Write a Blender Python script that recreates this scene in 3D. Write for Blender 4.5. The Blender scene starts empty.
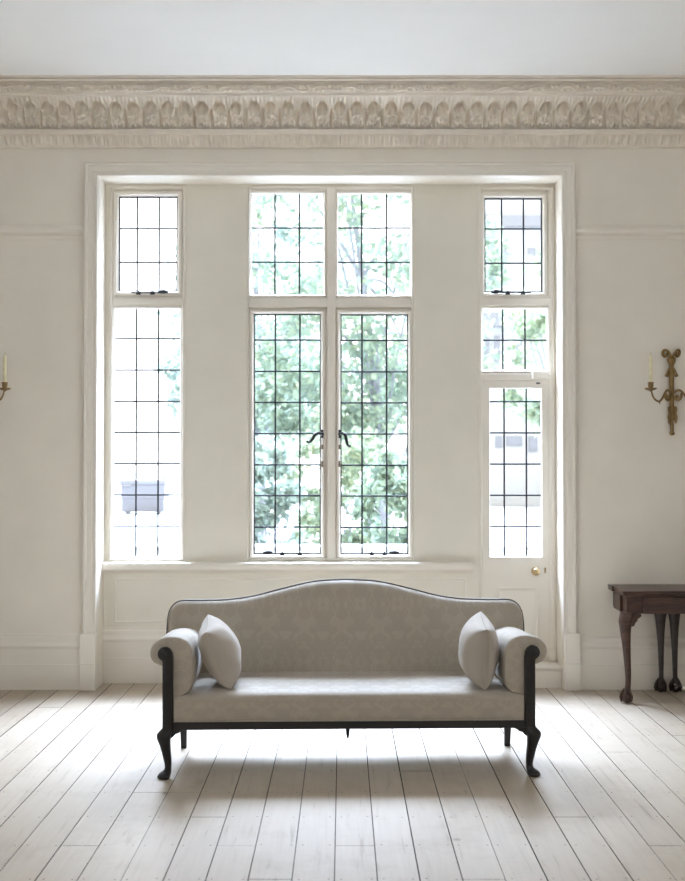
import bpy, math, random
from math import sin, cos, pi, radians, tan, atan, sqrt, exp
from mathutils import Vector, Matrix, Euler, noise

random.seed(7)
SC = bpy.context.scene
COL = SC.collection

# ------------------------------------------------------------------ camera model
F = 1131.0
CX, CY = 342.5, 440.5
PITCH = atan(21.5 / F)
CAM_Z = 1.59
cp, sp = cos(PITCH), sin(PITCH)


def pt(px, py, Y):
    """the point of the place seen at pixel (px, py) on the plane at depth Y"""
    dx, dy, dz = px - CX, F, CY - py
    wy = dy * cp - dz * sp
    wz = dy * sp + dz * cp
    k = Y / wy
    return Vector((dx * k, Y, CAM_Z + wz * k))


def pX(px, Y, py=400):
    return pt(px, py, Y).x


def pZ(py, Y):
    return pt(CX, py, Y).z


# ------------------------------------------------------------------ materials
def new_mat(name):
    m = bpy.data.materials.new(name)
    m.use_nodes = True
    nt = m.node_tree
    b = nt.nodes['Principled BSDF']
    return m, nt, b


def N(nt, kind, **kw):
    n = nt.nodes.new(kind)
    for k, v in kw.items():
        setattr(n, k, v)
    return n


def ramp(nt, stops):
    r = nt.nodes.new('ShaderNodeValToRGB')
    e = r.color_ramp.elements
    while len(e) < len(stops):
        e.new(0.5)
    for i, (p, c) in enumerate(stops):
        e[i].position = p
        e[i].color = (c[0], c[1], c[2], 1)
    return r


def paint(name, col, rough=0.55, var=0.035, bump=0.12, scale=3.0):
    m, nt, b = new_mat(name)
    tc = N(nt, 'ShaderNodeTexCoord')
    n1 = N(nt, 'ShaderNodeTexNoise')
    n1.inputs['Scale'].default_value = scale
    n1.inputs['Detail'].default_value = 6
    nt.links.new(tc.outputs['Object'], n1.inputs['Vector'])
    lo = [c * (1 - var) for c in col]
    hi = [min(1, c * (1 + var)) for c in col]
    r = ramp(nt, [(0.3, lo), (0.7, hi)])
    nt.links.new(n1.outputs['Fac'], r.inputs['Fac'])
    nt.links.new(r.outputs['Color'], b.inputs['Base Color'])
    b.inputs['Roughness'].default_value = rough
    if bump:
        n2 = N(nt, 'ShaderNodeTexNoise')
        n2.inputs['Scale'].default_value = 60
        n2.inputs['Detail'].default_value = 4
        nt.links.new(tc.outputs['Object'], n2.inputs['Vector'])
        bp = N(nt, 'ShaderNodeBump')
        bp.inputs['Strength'].default_value = bump
        bp.inputs['Distance'].default_value = 0.002
        nt.links.new(n2.outputs['Fac'], bp.inputs['Height'])
        nt.links.new(bp.outputs['Normal'], b.inputs['Normal'])
    return m


def plain(name, col, rough=0.5, metal=0.0, spec=0.5):
    m, nt, b = new_mat(name)
    tc = N(nt, 'ShaderNodeTexCoord')
    n1 = N(nt, 'ShaderNodeTexNoise')
    n1.inputs['Scale'].default_value = 25
    nt.links.new(tc.outputs['Object'], n1.inputs['Vector'])
    r = ramp(nt, [(0.3, [c * 0.88 for c in col]), (0.7, [min(1, c * 1.1) for c in col])])
    nt.links.new(n1.outputs['Fac'], r.inputs['Fac'])
    nt.links.new(r.outputs['Color'], b.inputs['Base Color'])
    b.inputs['Roughness'].default_value = rough
    b.inputs['Metallic'].default_value = metal
    b.inputs['Specular IOR Level'].default_value = spec
    return m


def wood(name, dark, light, rough=0.35, scale=(6, 6, 60)):
    m, nt, b = new_mat(name)
    tc = N(nt, 'ShaderNodeTexCoord')
    mp = N(nt, 'ShaderNodeMapping')
    mp.inputs['Scale'].default_value = scale
    nt.links.new(tc.outputs['Object'], mp.inputs['Vector'])
    n1 = N(nt, 'ShaderNodeTexNoise')
    n1.inputs['Scale'].default_value = 1.0
    n1.inputs['Detail'].default_value = 8
    n1.inputs['Distortion'].default_value = 1.2
    nt.links.new(mp.outputs['Vector'], n1.inputs['Vector'])
    r = ramp(nt, [(0.3, dark), (0.7, light)])
    nt.links.new(n1.outputs['Fac'], r.inputs['Fac'])
    nt.links.new(r.outputs['Color'], b.inputs['Base Color'])
    b.inputs['Roughness'].default_value = rough
    return m


def fabric(name, col, damask=True, seed=0.0):
    m, nt, b = new_mat(name)
    tc = N(nt, 'ShaderNodeTexCoord')
    sep = N(nt, 'ShaderNodeSeparateXYZ')
    nt.links.new(tc.outputs['Object'], sep.inputs[0])

    def mth(op, a, bb=None, c=None):
        q = N(nt, 'ShaderNodeMath', operation=op)
        for i, v in enumerate((a, bb, c)):
            if v is None:
                continue
            if isinstance(v, (int, float)):
                q.inputs[i].default_value = v
            else:
                nt.links.new(v, q.inputs[i])
        return q.outputs[0]
    # weave
    wv = N(nt, 'ShaderNodeTexNoise')
    wv.inputs['Scale'].default_value = 260
    wv.inputs['Detail'].default_value = 3
    nt.links.new(tc.outputs['Object'], wv.inputs['Vector'])
    blot = N(nt, 'ShaderNodeTexNoise')
    blot.inputs['Scale'].default_value = 7
    blot.inputs['Detail'].default_value = 5
    nt.links.new(tc.outputs['Object'], blot.inputs['Vector'])
    fac = mth('MULTIPLY', blot.outputs['Fac'], 0.35)
    rough = 0.8
    if damask:
        v = mth('SUBTRACT', sep.outputs['Z'], mth('MULTIPLY', sep.outputs['Y'], 0.9))
        u = mth('PINGPONG', mth('ADD', sep.outputs['X'], 10.0), 0.105)
        cmb = N(nt, 'ShaderNodeCombineXYZ')
        nt.links.new(u, cmb.inputs[0])
        nt.links.new(mth('PINGPONG', mth('ADD', v, 10.03), 0.21), cmb.inputs[1])
        cmb.inputs[2].default_value = seed
        d1 = N(nt, 'ShaderNodeTexNoise')
        d1.inputs['Scale'].default_value = 21
        d1.inputs['Detail'].default_value = 1.5
        d1.inputs['Distortion'].default_value = 1.6
        nt.links.new(cmb.outputs[0], d1.inputs['Vector'])
        st = ramp(nt, [(0.49, (0, 0, 0)), (0.53, (1, 1, 1))])
        nt.links.new(d1.outputs['Fac'], st.inputs['Fac'])
        fac = mth('ADD', fac, mth('MULTIPLY', st.outputs['Color'], 0.23))
        nt.links.new(mth('SUBTRACT', 0.72, mth('MULTIPLY', st.outputs['Color'], 0.16)), b.inputs['Roughness'])
    else:
        b.inputs['Roughness'].default_value = rough
    fac = mth('ADD', fac, mth('MULTIPLY', wv.outputs['Fac'], 0.25))
    r = ramp(nt, [(0.1, [c * 0.86 for c in col]), (0.9, [min(1, c * 1.1) for c in col])])
    nt.links.new(fac, r.inputs['Fac'])
    nt.links.new(r.outputs['Color'], b.inputs['Base Color'])
    b.inputs['Sheen Weight'].default_value = 0.25
    b.inputs['Sheen Roughness'].default_value = 0.4
    bp = N(nt, 'ShaderNodeBump')
    bp.inputs['Strength'].default_value = 0.15
    bp.inputs['Distance'].default_value = 0.001
    nt.links.new(wv.outputs['Fac'], bp.inputs['Height'])
    nt.links.new(bp.outputs['Normal'], b.inputs['Normal'])
    return m


def floor_material(pitch, x0):
    m, nt, b = new_mat('limewashed_boards')
    tc = N(nt, 'ShaderNodeTexCoord')
    sep = N(nt, 'ShaderNodeSeparateXYZ')
    nt.links.new(tc.outputs['Object'], sep.inputs[0])
    a = N(nt, 'ShaderNodeMath', operation='SUBTRACT')
    nt.links.new(sep.outputs['X'], a.inputs[0]); a.inputs[1].default_value = x0
    d = N(nt, 'ShaderNodeMath', operation='DIVIDE')
    nt.links.new(a.outputs[0], d.inputs[0]); d.inputs[1].default_value = pitch
    fl = N(nt, 'ShaderNodeMath', operation='FLOOR')
    nt.links.new(d.outputs[0], fl.inputs[0])
    wn = N(nt, 'ShaderNodeTexWhiteNoise', noise_dimensions='1D')
    nt.links.new(fl.outputs[0], wn.inputs['W'])
    # grain, stretched along the boards and shifted from board to board
    cmb = N(nt, 'ShaderNodeCombineXYZ')
    for i, (src, k) in enumerate(((sep.outputs['X'], 26.0), (sep.outputs['Y'], 1.6))):
        q = N(nt, 'ShaderNodeMath', operation='MULTIPLY')
        nt.links.new(src, q.inputs[0]); q.inputs[1].default_value = k
        nt.links.new(q.outputs[0], cmb.inputs[i])
    q = N(nt, 'ShaderNodeMath', operation='MULTIPLY')
    nt.links.new(wn.outputs['Value'], q.inputs[0]); q.inputs[1].default_value = 40
    nt.links.new(q.outputs[0], cmb.inputs[2])
    g = N(nt, 'ShaderNodeTexNoise')
    g.inputs['Scale'].default_value = 1.6
    g.inputs['Detail'].default_value = 8
    g.inputs['Distortion'].default_value = 0.6
    nt.links.new(cmb.outputs[0], g.inputs['Vector'])
    r1 = ramp(nt, [(0.22, (0.33, 0.265, 0.195)), (0.38, (0.475, 0.405, 0.325)), (0.7, (0.51, 0.443, 0.362))])
    nt.links.new(g.outputs['Fac'], r1.inputs['Fac'])
    # worn patches
    w = N(nt, 'ShaderNodeTexNoise')
    w.inputs['Scale'].default_value = 2.6
    w.inputs['Detail'].default_value = 9
    w.inputs['Roughness'].default_value = 0.7
    nt.links.new(tc.outputs['Object'], w.inputs['Vector'])
    rw = ramp(nt, [(0.28, (0.80, 0.755, 0.69)), (0.5, (1, 1, 1))])
    nt.links.new(w.outputs['Fac'], rw.inputs['Fac'])
    mx = N(nt, 'ShaderNodeMix', data_type='RGBA', blend_type='MULTIPLY')
    mx.inputs[0].default_value = 0.8
    nt.links.new(r1.outputs['Color'], mx.inputs[6])
    nt.links.new(rw.outputs['Color'], mx.inputs[7])
    # board to board tone
    rb = ramp(nt, [(0.0, (0.90, 0.885, 0.86)), (1.0, (1.0, 1.0, 1.0))])
    nt.links.new(wn.outputs['Value'], rb.inputs['Fac'])
    mx2 = N(nt, 'ShaderNodeMix', data_type='RGBA', blend_type='MULTIPLY')
    mx2.inputs[0].default_value = 1.0
    nt.links.new(mx.outputs[2], mx2.inputs[6])
    nt.links.new(rb.outputs['Color'], mx2.inputs[7])
    # small knots and scuffs
    vo = N(nt, 'ShaderNodeTexVoronoi')
    vo.inputs['Scale'].default_value = 2.3
    nt.links.new(tc.outputs['Object'], vo.inputs['Vector'])
    rv = ramp(nt, [(0.02, (0.45, 0.38, 0.30)), (0.055, (1, 1, 1))])
    nt.links.new(vo.outputs['Distance'], rv.inputs['Fac'])
    mx3 = N(nt, 'ShaderNodeMix', data_type='RGBA', blend_type='MULTIPLY')
    mx3.inputs[0].default_value = 0.8
    nt.links.new(mx2.outputs[2], mx3.inputs[6])
    nt.links.new(rv.outputs['Color'], mx3.inputs[7])
    nt.links.new(mx3.outputs[2], b.inputs['Base Color'])
    b.inputs['Roughness'].default_value = 0.42
    bp = N(nt, 'ShaderNodeBump')
    bp.inputs['Strength'].default_value = 0.25
    bp.inputs['Distance'].default_value = 0.002
    nt.links.new(g.outputs['Fac'], bp.inputs['Height'])
    nt.links.new(bp.outputs['Normal'], b.inputs['Normal'])
    return m


def glass_material():
    m = bpy.data.materials.new('window_glass')
    m.use_nodes = True
    nt = m.node_tree
    nt.nodes.clear()
    out = N(nt, 'ShaderNodeOutputMaterial')
    mix = N(nt, 'ShaderNodeMixShader')
    tr = N(nt, 'ShaderNodeBsdfTransparent')
    tr.inputs['Color'].default_value = (0.975, 0.985, 0.98, 1)
    gl = N(nt, 'ShaderNodeBsdfGlossy')
    gl.inputs['Roughness'].default_value = 0.03
    lw = N(nt, 'ShaderNodeLayerWeight')
    lw.inputs['Blend'].default_value = 0.5
    pw = N(nt, 'ShaderNodeMath', operation='POWER')
    nt.links.new(lw.outputs['Facing'], pw.inputs[0])
    pw.inputs[1].default_value = 5
    ma = N(nt, 'ShaderNodeMath', operation='MULTIPLY_ADD')
    nt.links.new(pw.outputs[0], ma.inputs[0])
    ma.inputs[1].default_value = 0.6
    ma.inputs[2].default_value = 0.03
    nt.links.new(ma.outputs[0], mix.inputs[0])
    nt.links.new(tr.outputs[0], mix.inputs[1])
    nt.links.new(gl.outputs[0], mix.inputs[2])
    nt.links.new(mix.outputs[0], out.inputs['Surface'])
    return m


def leaf_material(name, stops):
    m = bpy.data.materials.new(name)
    m.use_nodes = True
    nt = m.node_tree
    nt.nodes.clear()
    out = N(nt, 'ShaderNodeOutputMaterial')
    geo = N(nt, 'ShaderNodeNewGeometry')
    r = ramp(nt, stops)
    nt.links.new(geo.outputs['Random Per Island'], r.inputs['Fac'])
    d = N(nt, 'ShaderNodeBsdfDiffuse')
    t = N(nt, 'ShaderNodeBsdfTranslucent')
    nt.links.new(r.outputs['Color'], d.inputs['Color'])
    nt.links.new(r.outputs['Color'], t.inputs['Color'])
    mix = N(nt, 'ShaderNodeMixShader')
    mix.inputs[0].default_value = 0.45
    nt.links.new(d.outputs[0], mix.inputs[1])
    nt.links.new(t.outputs[0], mix.inputs[2])
    nt.links.new(mix.outputs[0], out.inputs['Surface'])
    return m


M_WALL = paint('cream_wall_paint', (0.80, 0.75, 0.665), 0.7, 0.03)
M_WALLW = paint('white_wall_paint', (0.76, 0.745, 0.71), 0.7, 0.02)
M_WOODWORK = paint('ivory_woodwork_paint', (0.79, 0.745, 0.67), 0.35, 0.02, 0.06)
M_PLASTER = paint('bay_plaster', (0.755, 0.72, 0.63), 0.6, 0.03)
M_CEIL = paint('ceiling_paint', (0.885, 0.88, 0.865), 0.8, 0.01)
M_CORNICE = paint('old_plaster_cornice', (0.77, 0.705, 0.615), 0.8, 0.06, 0.3, 9)
M_DARK = wood('ebonised_wood', (0.006, 0.0045, 0.0042), (0.012, 0.009, 0.008), 0.42)
M_MAHOG = wood('mahogany', (0.030, 0.013, 0.009), (0.085, 0.038, 0.025), 0.3, (5, 30, 30))
M_MAHOGD = wood('dark_mahogany', (0.018, 0.012, 0.010), (0.04, 0.025, 0.02), 0.35, (5, 5, 30))
M_FABRIC = fabric('damask_linen', (0.375, 0.325, 0.262))
M_CUSH = fabric('plain_linen', (0.42, 0.37, 0.31), False)
M_PIPE = plain('dark_piping', (0.06, 0.052, 0.05), 0.8)
M_LEAD = plain('lead_came', (0.022, 0.024, 0.03), 0.75, 0.0, 0.2)
M_IRON = plain('black_iron', (0.03, 0.032, 0.036), 0.4, 0.6)
M_BRASS = plain('polished_brass', (0.56, 0.43, 0.24), 0.3, 1.0)
M_BRONZE = plain('aged_gilt_brass', (0.26, 0.17, 0.075), 0.42, 0.85)
M_STEEL = plain('worn_steel', (0.26, 0.21, 0.16), 0.4, 0.7)
M_WAX = plain('candle_wax', (0.78, 0.72, 0.50), 0.5)
M_WICK = plain('wick', (0.2, 0.18, 0.15), 0.9)
M_GLASS = glass_material()
M_GAP = plain('dark_gap', (0.015, 0.012, 0.009), 0.9, 0.0, 0.1)
M_NAIL = plain('nail_head', (0.10, 0.085, 0.07), 0.7, 0.0)
M_PAVE = paint('pale_paving', (0.27, 0.27, 0.265), 0.9, 0.05, 0.2)
M_RENDER = paint('white_render', (0.40, 0.40, 0.39), 0.9, 0.04, 0.1)
M_GREYB = plain('grey_slate', (0.21, 0.212, 0.222), 0.7)
M_DARKWIN = plain('dark_window', (0.20, 0.205, 0.225), 0.4)
M_BINB = plain('blue_grey_plastic', (0.185, 0.187, 0.21), 0.5)
M_BINL = plain('blue_grey_lid', (0.205, 0.207, 0.225), 0.45)
M_BARK = wood('bark', (0.19, 0.20, 0.225), (0.25, 0.26, 0.29), 0.9)
M_LEAF = leaf_material('leaf_green', [(0.0, (0.180, 0.234, 0.193)), (0.5, (0.246, 0.313, 0.234)), (1.0, (0.313, 0.363, 0.249))])
M_LEAF2 = leaf_material('leaf_bluegreen', [(0.0, (0.189, 0.241, 0.222)), (0.5, (0.246, 0.307, 0.259)), (1.0, (0.302, 0.351, 0.280))])
M_LEAF3 = leaf_material('leaf_yellowgreen', [(0.0, (0.211, 0.267, 0.196)), (0.6, (0.292, 0.351, 0.239)), (1.0, (0.358, 0.384, 0.249))])


# ------------------------------------------------------------------ mesh builder
class MB:
    def __init__(self):
        self.v, self.f, self.m = [], [], []

    def add(self, vs, fs, mi=0):
        b = len(self.v)
        self.v += [Vector(p) for p in vs]
        for q in fs:
            self.f.append([b + i for i in q])
            self.m.append(mi)
        return self

    def box(self, x0, x1, y0, y1, z0, z1, mi=0):
        x0, x1 = sorted((x0, x1)); y0, y1 = sorted((y0, y1)); z0, z1 = sorted((z0, z1))
        vs = [(x0, y0, z0), (x1, y0, z0), (x1, y1, z0), (x0, y1, z0), (x0, y0, z1), (x1, y0, z1), (x1, y1, z1), (x0, y1, z1)]
        return self.add(vs, [(0, 3, 2, 1), (4, 5, 6, 7), (0, 1, 5, 4), (1, 2, 6, 5), (2, 3, 7, 6), (3, 0, 4, 7)], mi)

    def loft(self, loops, cap=True, closed=True, mi=0):
        n = len(loops[0])
        vs = [p for l in loops for p in l]
        fs = []
        for i in range(len(loops) - 1):
            for j in range(n if closed else n - 1):
                k = (j + 1) % n
                fs.append((i * n + j, i * n + k, (i + 1) * n + k, (i + 1) * n + j))
        if cap:
            fs.append(tuple(reversed(range(n))))
            fs.append(tuple((len(loops) - 1) * n + j for j in range(n)))
        return self.add(vs, fs, mi)

    def tube(self, path, r, seg=10, mi=0, cap=True, flat=None):
        path = [Vector(p) for p in path]
        n = len(path)
        rs = r if isinstance(r, (list, tuple)) else [r] * n
        loops = []
        t0 = (path[1] - path[0]).normalized()
        up = Vector((0, 0, 1)) if abs(t0.z) < 0.9 else Vector((0, 1, 0))
        u = (up - t0 * up.dot(t0)).normalized()
        for i in range(n):
            if i == 0:
                t = path[1] - path[0]
            elif i == n - 1:
                t = path[-1] - path[-2]
            else:
                t = (path[i + 1] - path[i]).normalized() + (path[i] - path[i - 1]).normalized()
            if t.length < 1e-9:
                t = path[min(i + 1, n - 1)] - path[max(i - 1, 0)]
            t.normalize()
            u = (u - t * u.dot(t))
            if u.length < 1e-6:
                u = t.orthogonal()
            u.normalize()
            w = t.cross(u)
            fl = 1.0 if flat is None else flat
            loops.append([path[i] + (u * cos(2 * pi * k / seg) + w * fl * sin(2 * pi * k / seg)) * rs[i] for k in range(seg)])
        return self.loft(loops, cap, True, mi)

    def lathe(self, prof, c, seg=20, mi=0, axis='Z'):
        loops = []
        for (r, h) in prof:
            l = []
            for k in range(seg):
                a = 2 * pi * k / seg
                if axis == 'Z':
                    l.append(Vector((c[0] + r * cos(a), c[1] + r * sin(a), c[2] + h)))
                else:  # axis Y, growing towards the room
                    l.append(Vector((c[0] + r * cos(a), c[1] - h, c[2] + r * sin(a))))
            loops.append(l)
        return self.loft(loops, True, True, mi)

    def ball(self, c, rx, ry=None, rz=None, seg=14, ring=9, mi=0):
        ry = rx if ry is None else ry
        rz = rx if rz is None else rz
        loops = []
        for i in range(ring + 1):
            a = -pi / 2 + pi * (0.02 + 0.96 * i / ring)
            loops.append([Vector((c[0] + rx * cos(a) * cos(2 * pi * k / seg), c[1] + ry * cos(a) * sin(2 * pi * k / seg), c[2] + rz * sin(a))) for k in range(seg)])
        return self.loft(loops, True, True, mi)

    def prism(self, poly, y0, y1, mi=0, bev=0.0):
        """a polygon in X-Z, extruded along Y, with an optional eased edge at both ends"""
        poly = [Vector((p[0], 0, p[1])) for p in poly]
        n = len(poly)

        def inset(d):
            if d <= 0:
                return poly
            area = sum(poly[i].x * poly[(i + 1) % n].z - poly[(i + 1) % n].x * poly[i].z for i in range(n))
            s = 1 if area > 0 else -1
            res = []
            for i in range(n):
                e1 = (poly[i] - poly[i - 1]).normalized()
                e2 = (poly[(i + 1) % n] - poly[i]).normalized()
                n1 = Vector((-e1.z, 0, e1.x)) * s
                n2 = Vector((-e2.z, 0, e2.x)) * s
                nn = (n1 + n2)
                if nn.length < 1e-6:
                    nn = n1
                nn.normalize()
                res.append(poly[i] + nn * d)
            return res
        steps = [(y0, 0), (y1, 0)] if bev <= 0 else [
            (y0, bev), (y0 + bev * 0.12, bev * 0.55), (y0 + bev * 0.4, bev * 0.2), (y0 + bev, 0),
            (y1 - bev, 0), (y1 - bev * 0.4, bev * 0.2), (y1 - bev * 0.12, bev * 0.55), (y1, bev)]
        loops = [[Vector((p.x, y, p.z)) for p in inset(d)] for y, d in steps]
        return self.loft(loops, True, True, mi)

    def ring(self, x0, x1, z0, z1, prof, open_bottom=False, mi=0):
        """a mitred frame in X-Z; prof is a closed outline of (inset, y)"""
        loops = []
        for (d, y) in prof:
            if open_bottom:
                loops.append([(x0 + d, y, z0), (x0 + d, y, z1 - d), (x1 - d, y, z1 - d), (x1 - d, y, z0)])
            else:
                loops.append([(x0 + d, y, z0 + d), (x0 + d, y, z1 - d), (x1 - d, y, z1 - d), (x1 - d, y, z0 + d)])
        n = len(prof)
        vs = [p for l in loops for p in l]
        fs = []
        segs = [(0, 1), (1, 2), (2, 3)] + ([] if open_bottom else [(3, 0)])
        for i in range(n):
            k = (i + 1) % n
            for a, b in segs:
                fs.append((i * 4 + a, k * 4 + a, k * 4 + b, i * 4 + b))
        if open_bottom:
            fs.append(tuple(i * 4 for i in range(n)))
            fs.append(tuple(i * 4 + 3 for i in reversed(range(n))))
        return self.add(vs, fs, mi)

    def run(self, prof, x0, x1, mi=0):
        """a moulding along X; prof is a closed outline of (y, z)"""
        return self.loft([[Vector((x, y, z)) for (y, z) in prof] for x in (x0, x1)], True, True, mi)

    def build(self, name, mats, parent=None, smooth=None, bevel=0.0, org=None):
        if org is None:
            org = ORG.get(parent.name, Vector((0, 0, 0))) if parent is not None else Vector((0, 0, 0))
        me = bpy.data.meshes.new(name)
        me.from_pydata([tuple(p - org) for p in self.v], [], self.f)
        mats = mats if isinstance(mats, (list, tuple)) else [mats]
        for mm in mats:
            me.materials.append(mm)
        for p, i in zip(me.polygons, self.m):
            p.material_index = i
        import bmesh
        bm = bmesh.new()
        bm.from_mesh(me)
        bmesh.ops.recalc_face_normals(bm, faces=bm.faces)
        bm.to_mesh(me)
        bm.free()
        if smooth:
            for p in me.polygons:
                p.use_smooth = True
            me.set_sharp_from_angle(angle=radians(smooth))
        o = bpy.data.objects.new(name, me)
        COL.objects.link(o)
        if parent is not None:
            o.parent = parent
            ORG[o.name] = ORG.get(parent.name, Vector((0, 0, 0)))
        else:
            o.location = org
            ORG[o.name] = org
        if bevel:
            b = o.modifiers.new('eased', 'BEVEL')
            b.width = bevel
            b.segments = 2
            b.limit_method = 'ANGLE'
            b.angle_limit = radians(40)
        return o


ORG = {}


def root(name, loc=(0, 0, 0)):
    o = bpy.data.objects.new(name, None)
    o.empty_display_size = 0.1
    COL.objects.link(o)
    o.location = loc
    ORG[o.name] = Vector(loc)
    return o


def tag(o, label, cat, group=None, kind=None):
    o['label'] = label
    o['category'] = cat
    if group:
        o['group'] = group
    if kind:
        o['kind'] = kind
    return o


def struct(o, label, cat):
    return tag(o, label, cat, None, 'structure')


def spline(pts, n=8):
    """Catmull-Rom through points of any dimension"""
    P = [Vector(p) for p in pts]
    out = []
    for i in range(len(P) - 1):
        p0 = P[max(i - 1, 0)]; p1 = P[i]; p2 = P[i + 1]; p3 = P[min(i + 2, len(P) - 1)]
        for k in range(n):
            t = k / n
            out.append(0.5 * ((2 * p1) + (p2 - p0) * t + (2 * p0 - 5 * p1 + 4 * p2 - p3) * t * t + (3 * p1 - p0 - 3 * p2 + p3) * t ** 3))
    out.append(P[-1])
    return out


# ------------------------------------------------------------------ room
YW = 7.95          # plaster face of the window wall
YB = 8.19          # back plane of the window recess
YG = 8.215         # glass plane
XL0, XR0, YF0 = -4.3, 4.5, -3.6
XL, XR = pX(96.6, 7.92, 430), pX(563.0, 7.92, 430)
ZT = pZ(175.0, 7.92)
ZC = 4.18

# --- floor: every board is cut, gapped and nailed, all in one floor mesh
PITCHB, XB0 = 0.1625, 0.131
fl = MB()
rng = random.Random(3)
k0 = int((XL0 - XB0) / PITCHB) - 1
k1 = int((XR0 - XB0) / PITCHB) + 1
edges = {k: XB0 + k * PITCHB + rng.uniform(-0.0025, 0.0025) for k in range(k0, k1 + 2)}
JO = [4.343 + 0.378 * k for k in range(-21, 11)]
for k in range(k0, k1 + 1):
    ga = rng.choice((0.001, 0.0016, 0.0022, 0.0028))
    gb = rng.choice((0.001, 0.0016, 0.0022, 0.0028))
    xa, xb = max(edges[k] + ga, XL0), min(edges[k + 1] - gb, XR0)
    if xb - xa < 0.01:
        continue
    ys, y = [YF0], YF0 + rng.uniform(0.8, 3.6)
    while y < YB - 0.5:
        yj = min(JO, key=lambda q: abs(q - y))
        ys.append(yj)
        y = yj + rng.uniform(2.6, 4.4)
    ys.append(YB + 0.02)
    for a, b in zip(ys[:-1], ys[1:]):
        dz = rng.uniform(-0.0012, 0.0)
        y0_, y1_ = a + (0.0012 if a > YF0 else 0), b - (0.0012 if b < YB else 0)
        fl.add([(xa, y0_, dz), (xb, y0_, dz), (xb, y1_, dz), (xa, y1_, dz)], [(0, 1, 2, 3)])
        fl.box(xa, xb, y0_, y1_, -0.022, dz - 0.0002, 2)
        for yj in JO:
            if a + 0.02 < yj < b - 0.02 and yj > 2.5:
                for xx in (xa + 0.022, xb - 0.022):
                    xx += rng.uniform(-0.005, 0.005)
                    yy = yj + rng.uniform(-0.008, 0.008)
                    r = 0.0045
                    fl.add([(xx + r * cos(q * pi / 3), yy + r * sin(q * pi / 3), 0.0006) for q in range(6)], [(0, 1, 2, 3, 4, 5)], 1)
fl.box(XL0, XR0, YF0, YB + 0.02, -0.06, -0.0222, 2)
o = fl.build('floor', [floor_material(PITCHB, XB0), M_NAIL, M_GAP])
struct(o, 'white limewashed bare floorboards with dark gaps and nail heads', 'floor')

# --- walls and ceiling
w = MB()
w.box(XL0 - 0.15, XL, YW, YB + 0.12, -0.06, ZC + 0.1)
w.box(XR, XR0 + 0.15, YW, YB + 0.12, -0.06, ZC + 0.1)
w.box(XL, XR, YW, YB + 0.12, ZT, ZC + 0.1)
struct(w.build('wall_back', M_WALL), 'cream painted wall around the window recess', 'wall')
w = MB(); w.box(XL0 - 0.15, XR0 + 0.15, YF0 - 0.15, YB + 0.12, ZC, ZC + 0.1)
struct(w.build('ceiling', M_CEIL), 'smooth white ceiling above the plaster cornice', 'ceiling')

# wall behind the camera, and unseen side-wall windows added to light the room
m = MB(); m.box(XL0 - 0.15, XR0 + 0.15, YF0 - 0.15, YF0, -0.06, ZC + 0.1)
struct(m.build('wall_front', M_WALLW), 'off-white wall facing the window wall', 'wall')
SW = [(0.4, 2.8)]  # span of the unseen window added to each side wall for fill light
SZ0, SZ1 = 0.75, 3.65
nw = 4
for nm, xa, xb, lab in (('wall_left', XL0 - .15, XL0, 'off-white left side wall of the room with an added fill-light window'), ('wall_right', XR0, XR0 + .15, 'off-white right side wall of the room with an added fill-light window')):
    w = MB()
    ys = [YF0] + [q for r in SW for q in r] + [YW]
    for i in range(0, len(ys), 2):
        w.box(xa, xb, ys[i], ys[i + 1], -0.06, ZC + 0.1)
    for a, b in SW:
        w.box(xa, xb, a, b, -0.06, SZ0)
        w.box(xa, xb, a, b, SZ1, ZC + 0.1)
    struct(w.build(nm, M_WALLW), lab, 'wall')
    xm = (xa + xb) / 2
    for a, b in SW:
        r = struct(root('window_%d' % nw, (xm, (a + b) / 2, SZ0)), 'unseen sash window added for fill light in the %s side wall' % nm[5:], 'window')
        nw += 1
        m = MB()
        for y0, y1, z0, z1 in ((a, a + .06, SZ0, SZ1), (b - .06, b, SZ0, SZ1), (a + .06, b - .06, SZ0, SZ0 + .06), (a + .06, b - .06, SZ1 - .06, SZ1), (a + .06, b - .06, (SZ0 + SZ1) / 2 - .025, (SZ0 + SZ1) / 2 + .025)):
            m.box(xm - .04, xm + .04, y0, y1, z0, z1)
        m.build('frame', M_WOODWORK, r)
        m = MB(); m.box(xm - .002, xm + .002, a + .05, b - .05, SZ0 + .05, SZ1 - .05); m.build('glass', M_GLASS, r)

# --- recess back wall, cut for two windows and the window above the door
Z186, Z561 = pZ(186, YB), pZ(561, YB)
W1 = (pX(109.5, YB), pX(185, YB))
W2 = (pX(247, YB), pX(414, YB))
W3 = (pX(478.5, YB), pX(555, YB))
ZSTEP = pZ(666, 7.985)
w = MB()
w.box(XL, XR, YB, YB + 0.12, Z186, ZT)
for a, b in ((XL, W1[0]), (W1[1], W2[0]), (W2[1], W3[0])):
    w.box(a, b, YB, YB + 0.12, Z561, Z186)
w.box(W3[1], XR, YB, YB + 0.12, 0, Z186)
w.box(XL, W3[0], YB, YB + 0.12, 0, Z561)
w.box(W3[0], W3[1], YB, YB + 0.12, -0.06, ZSTEP)
struct(w.build('wall_recess', M_PLASTER), 'pale ivory plaster piers and dado at the back of the window recess', 'wall')

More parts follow.
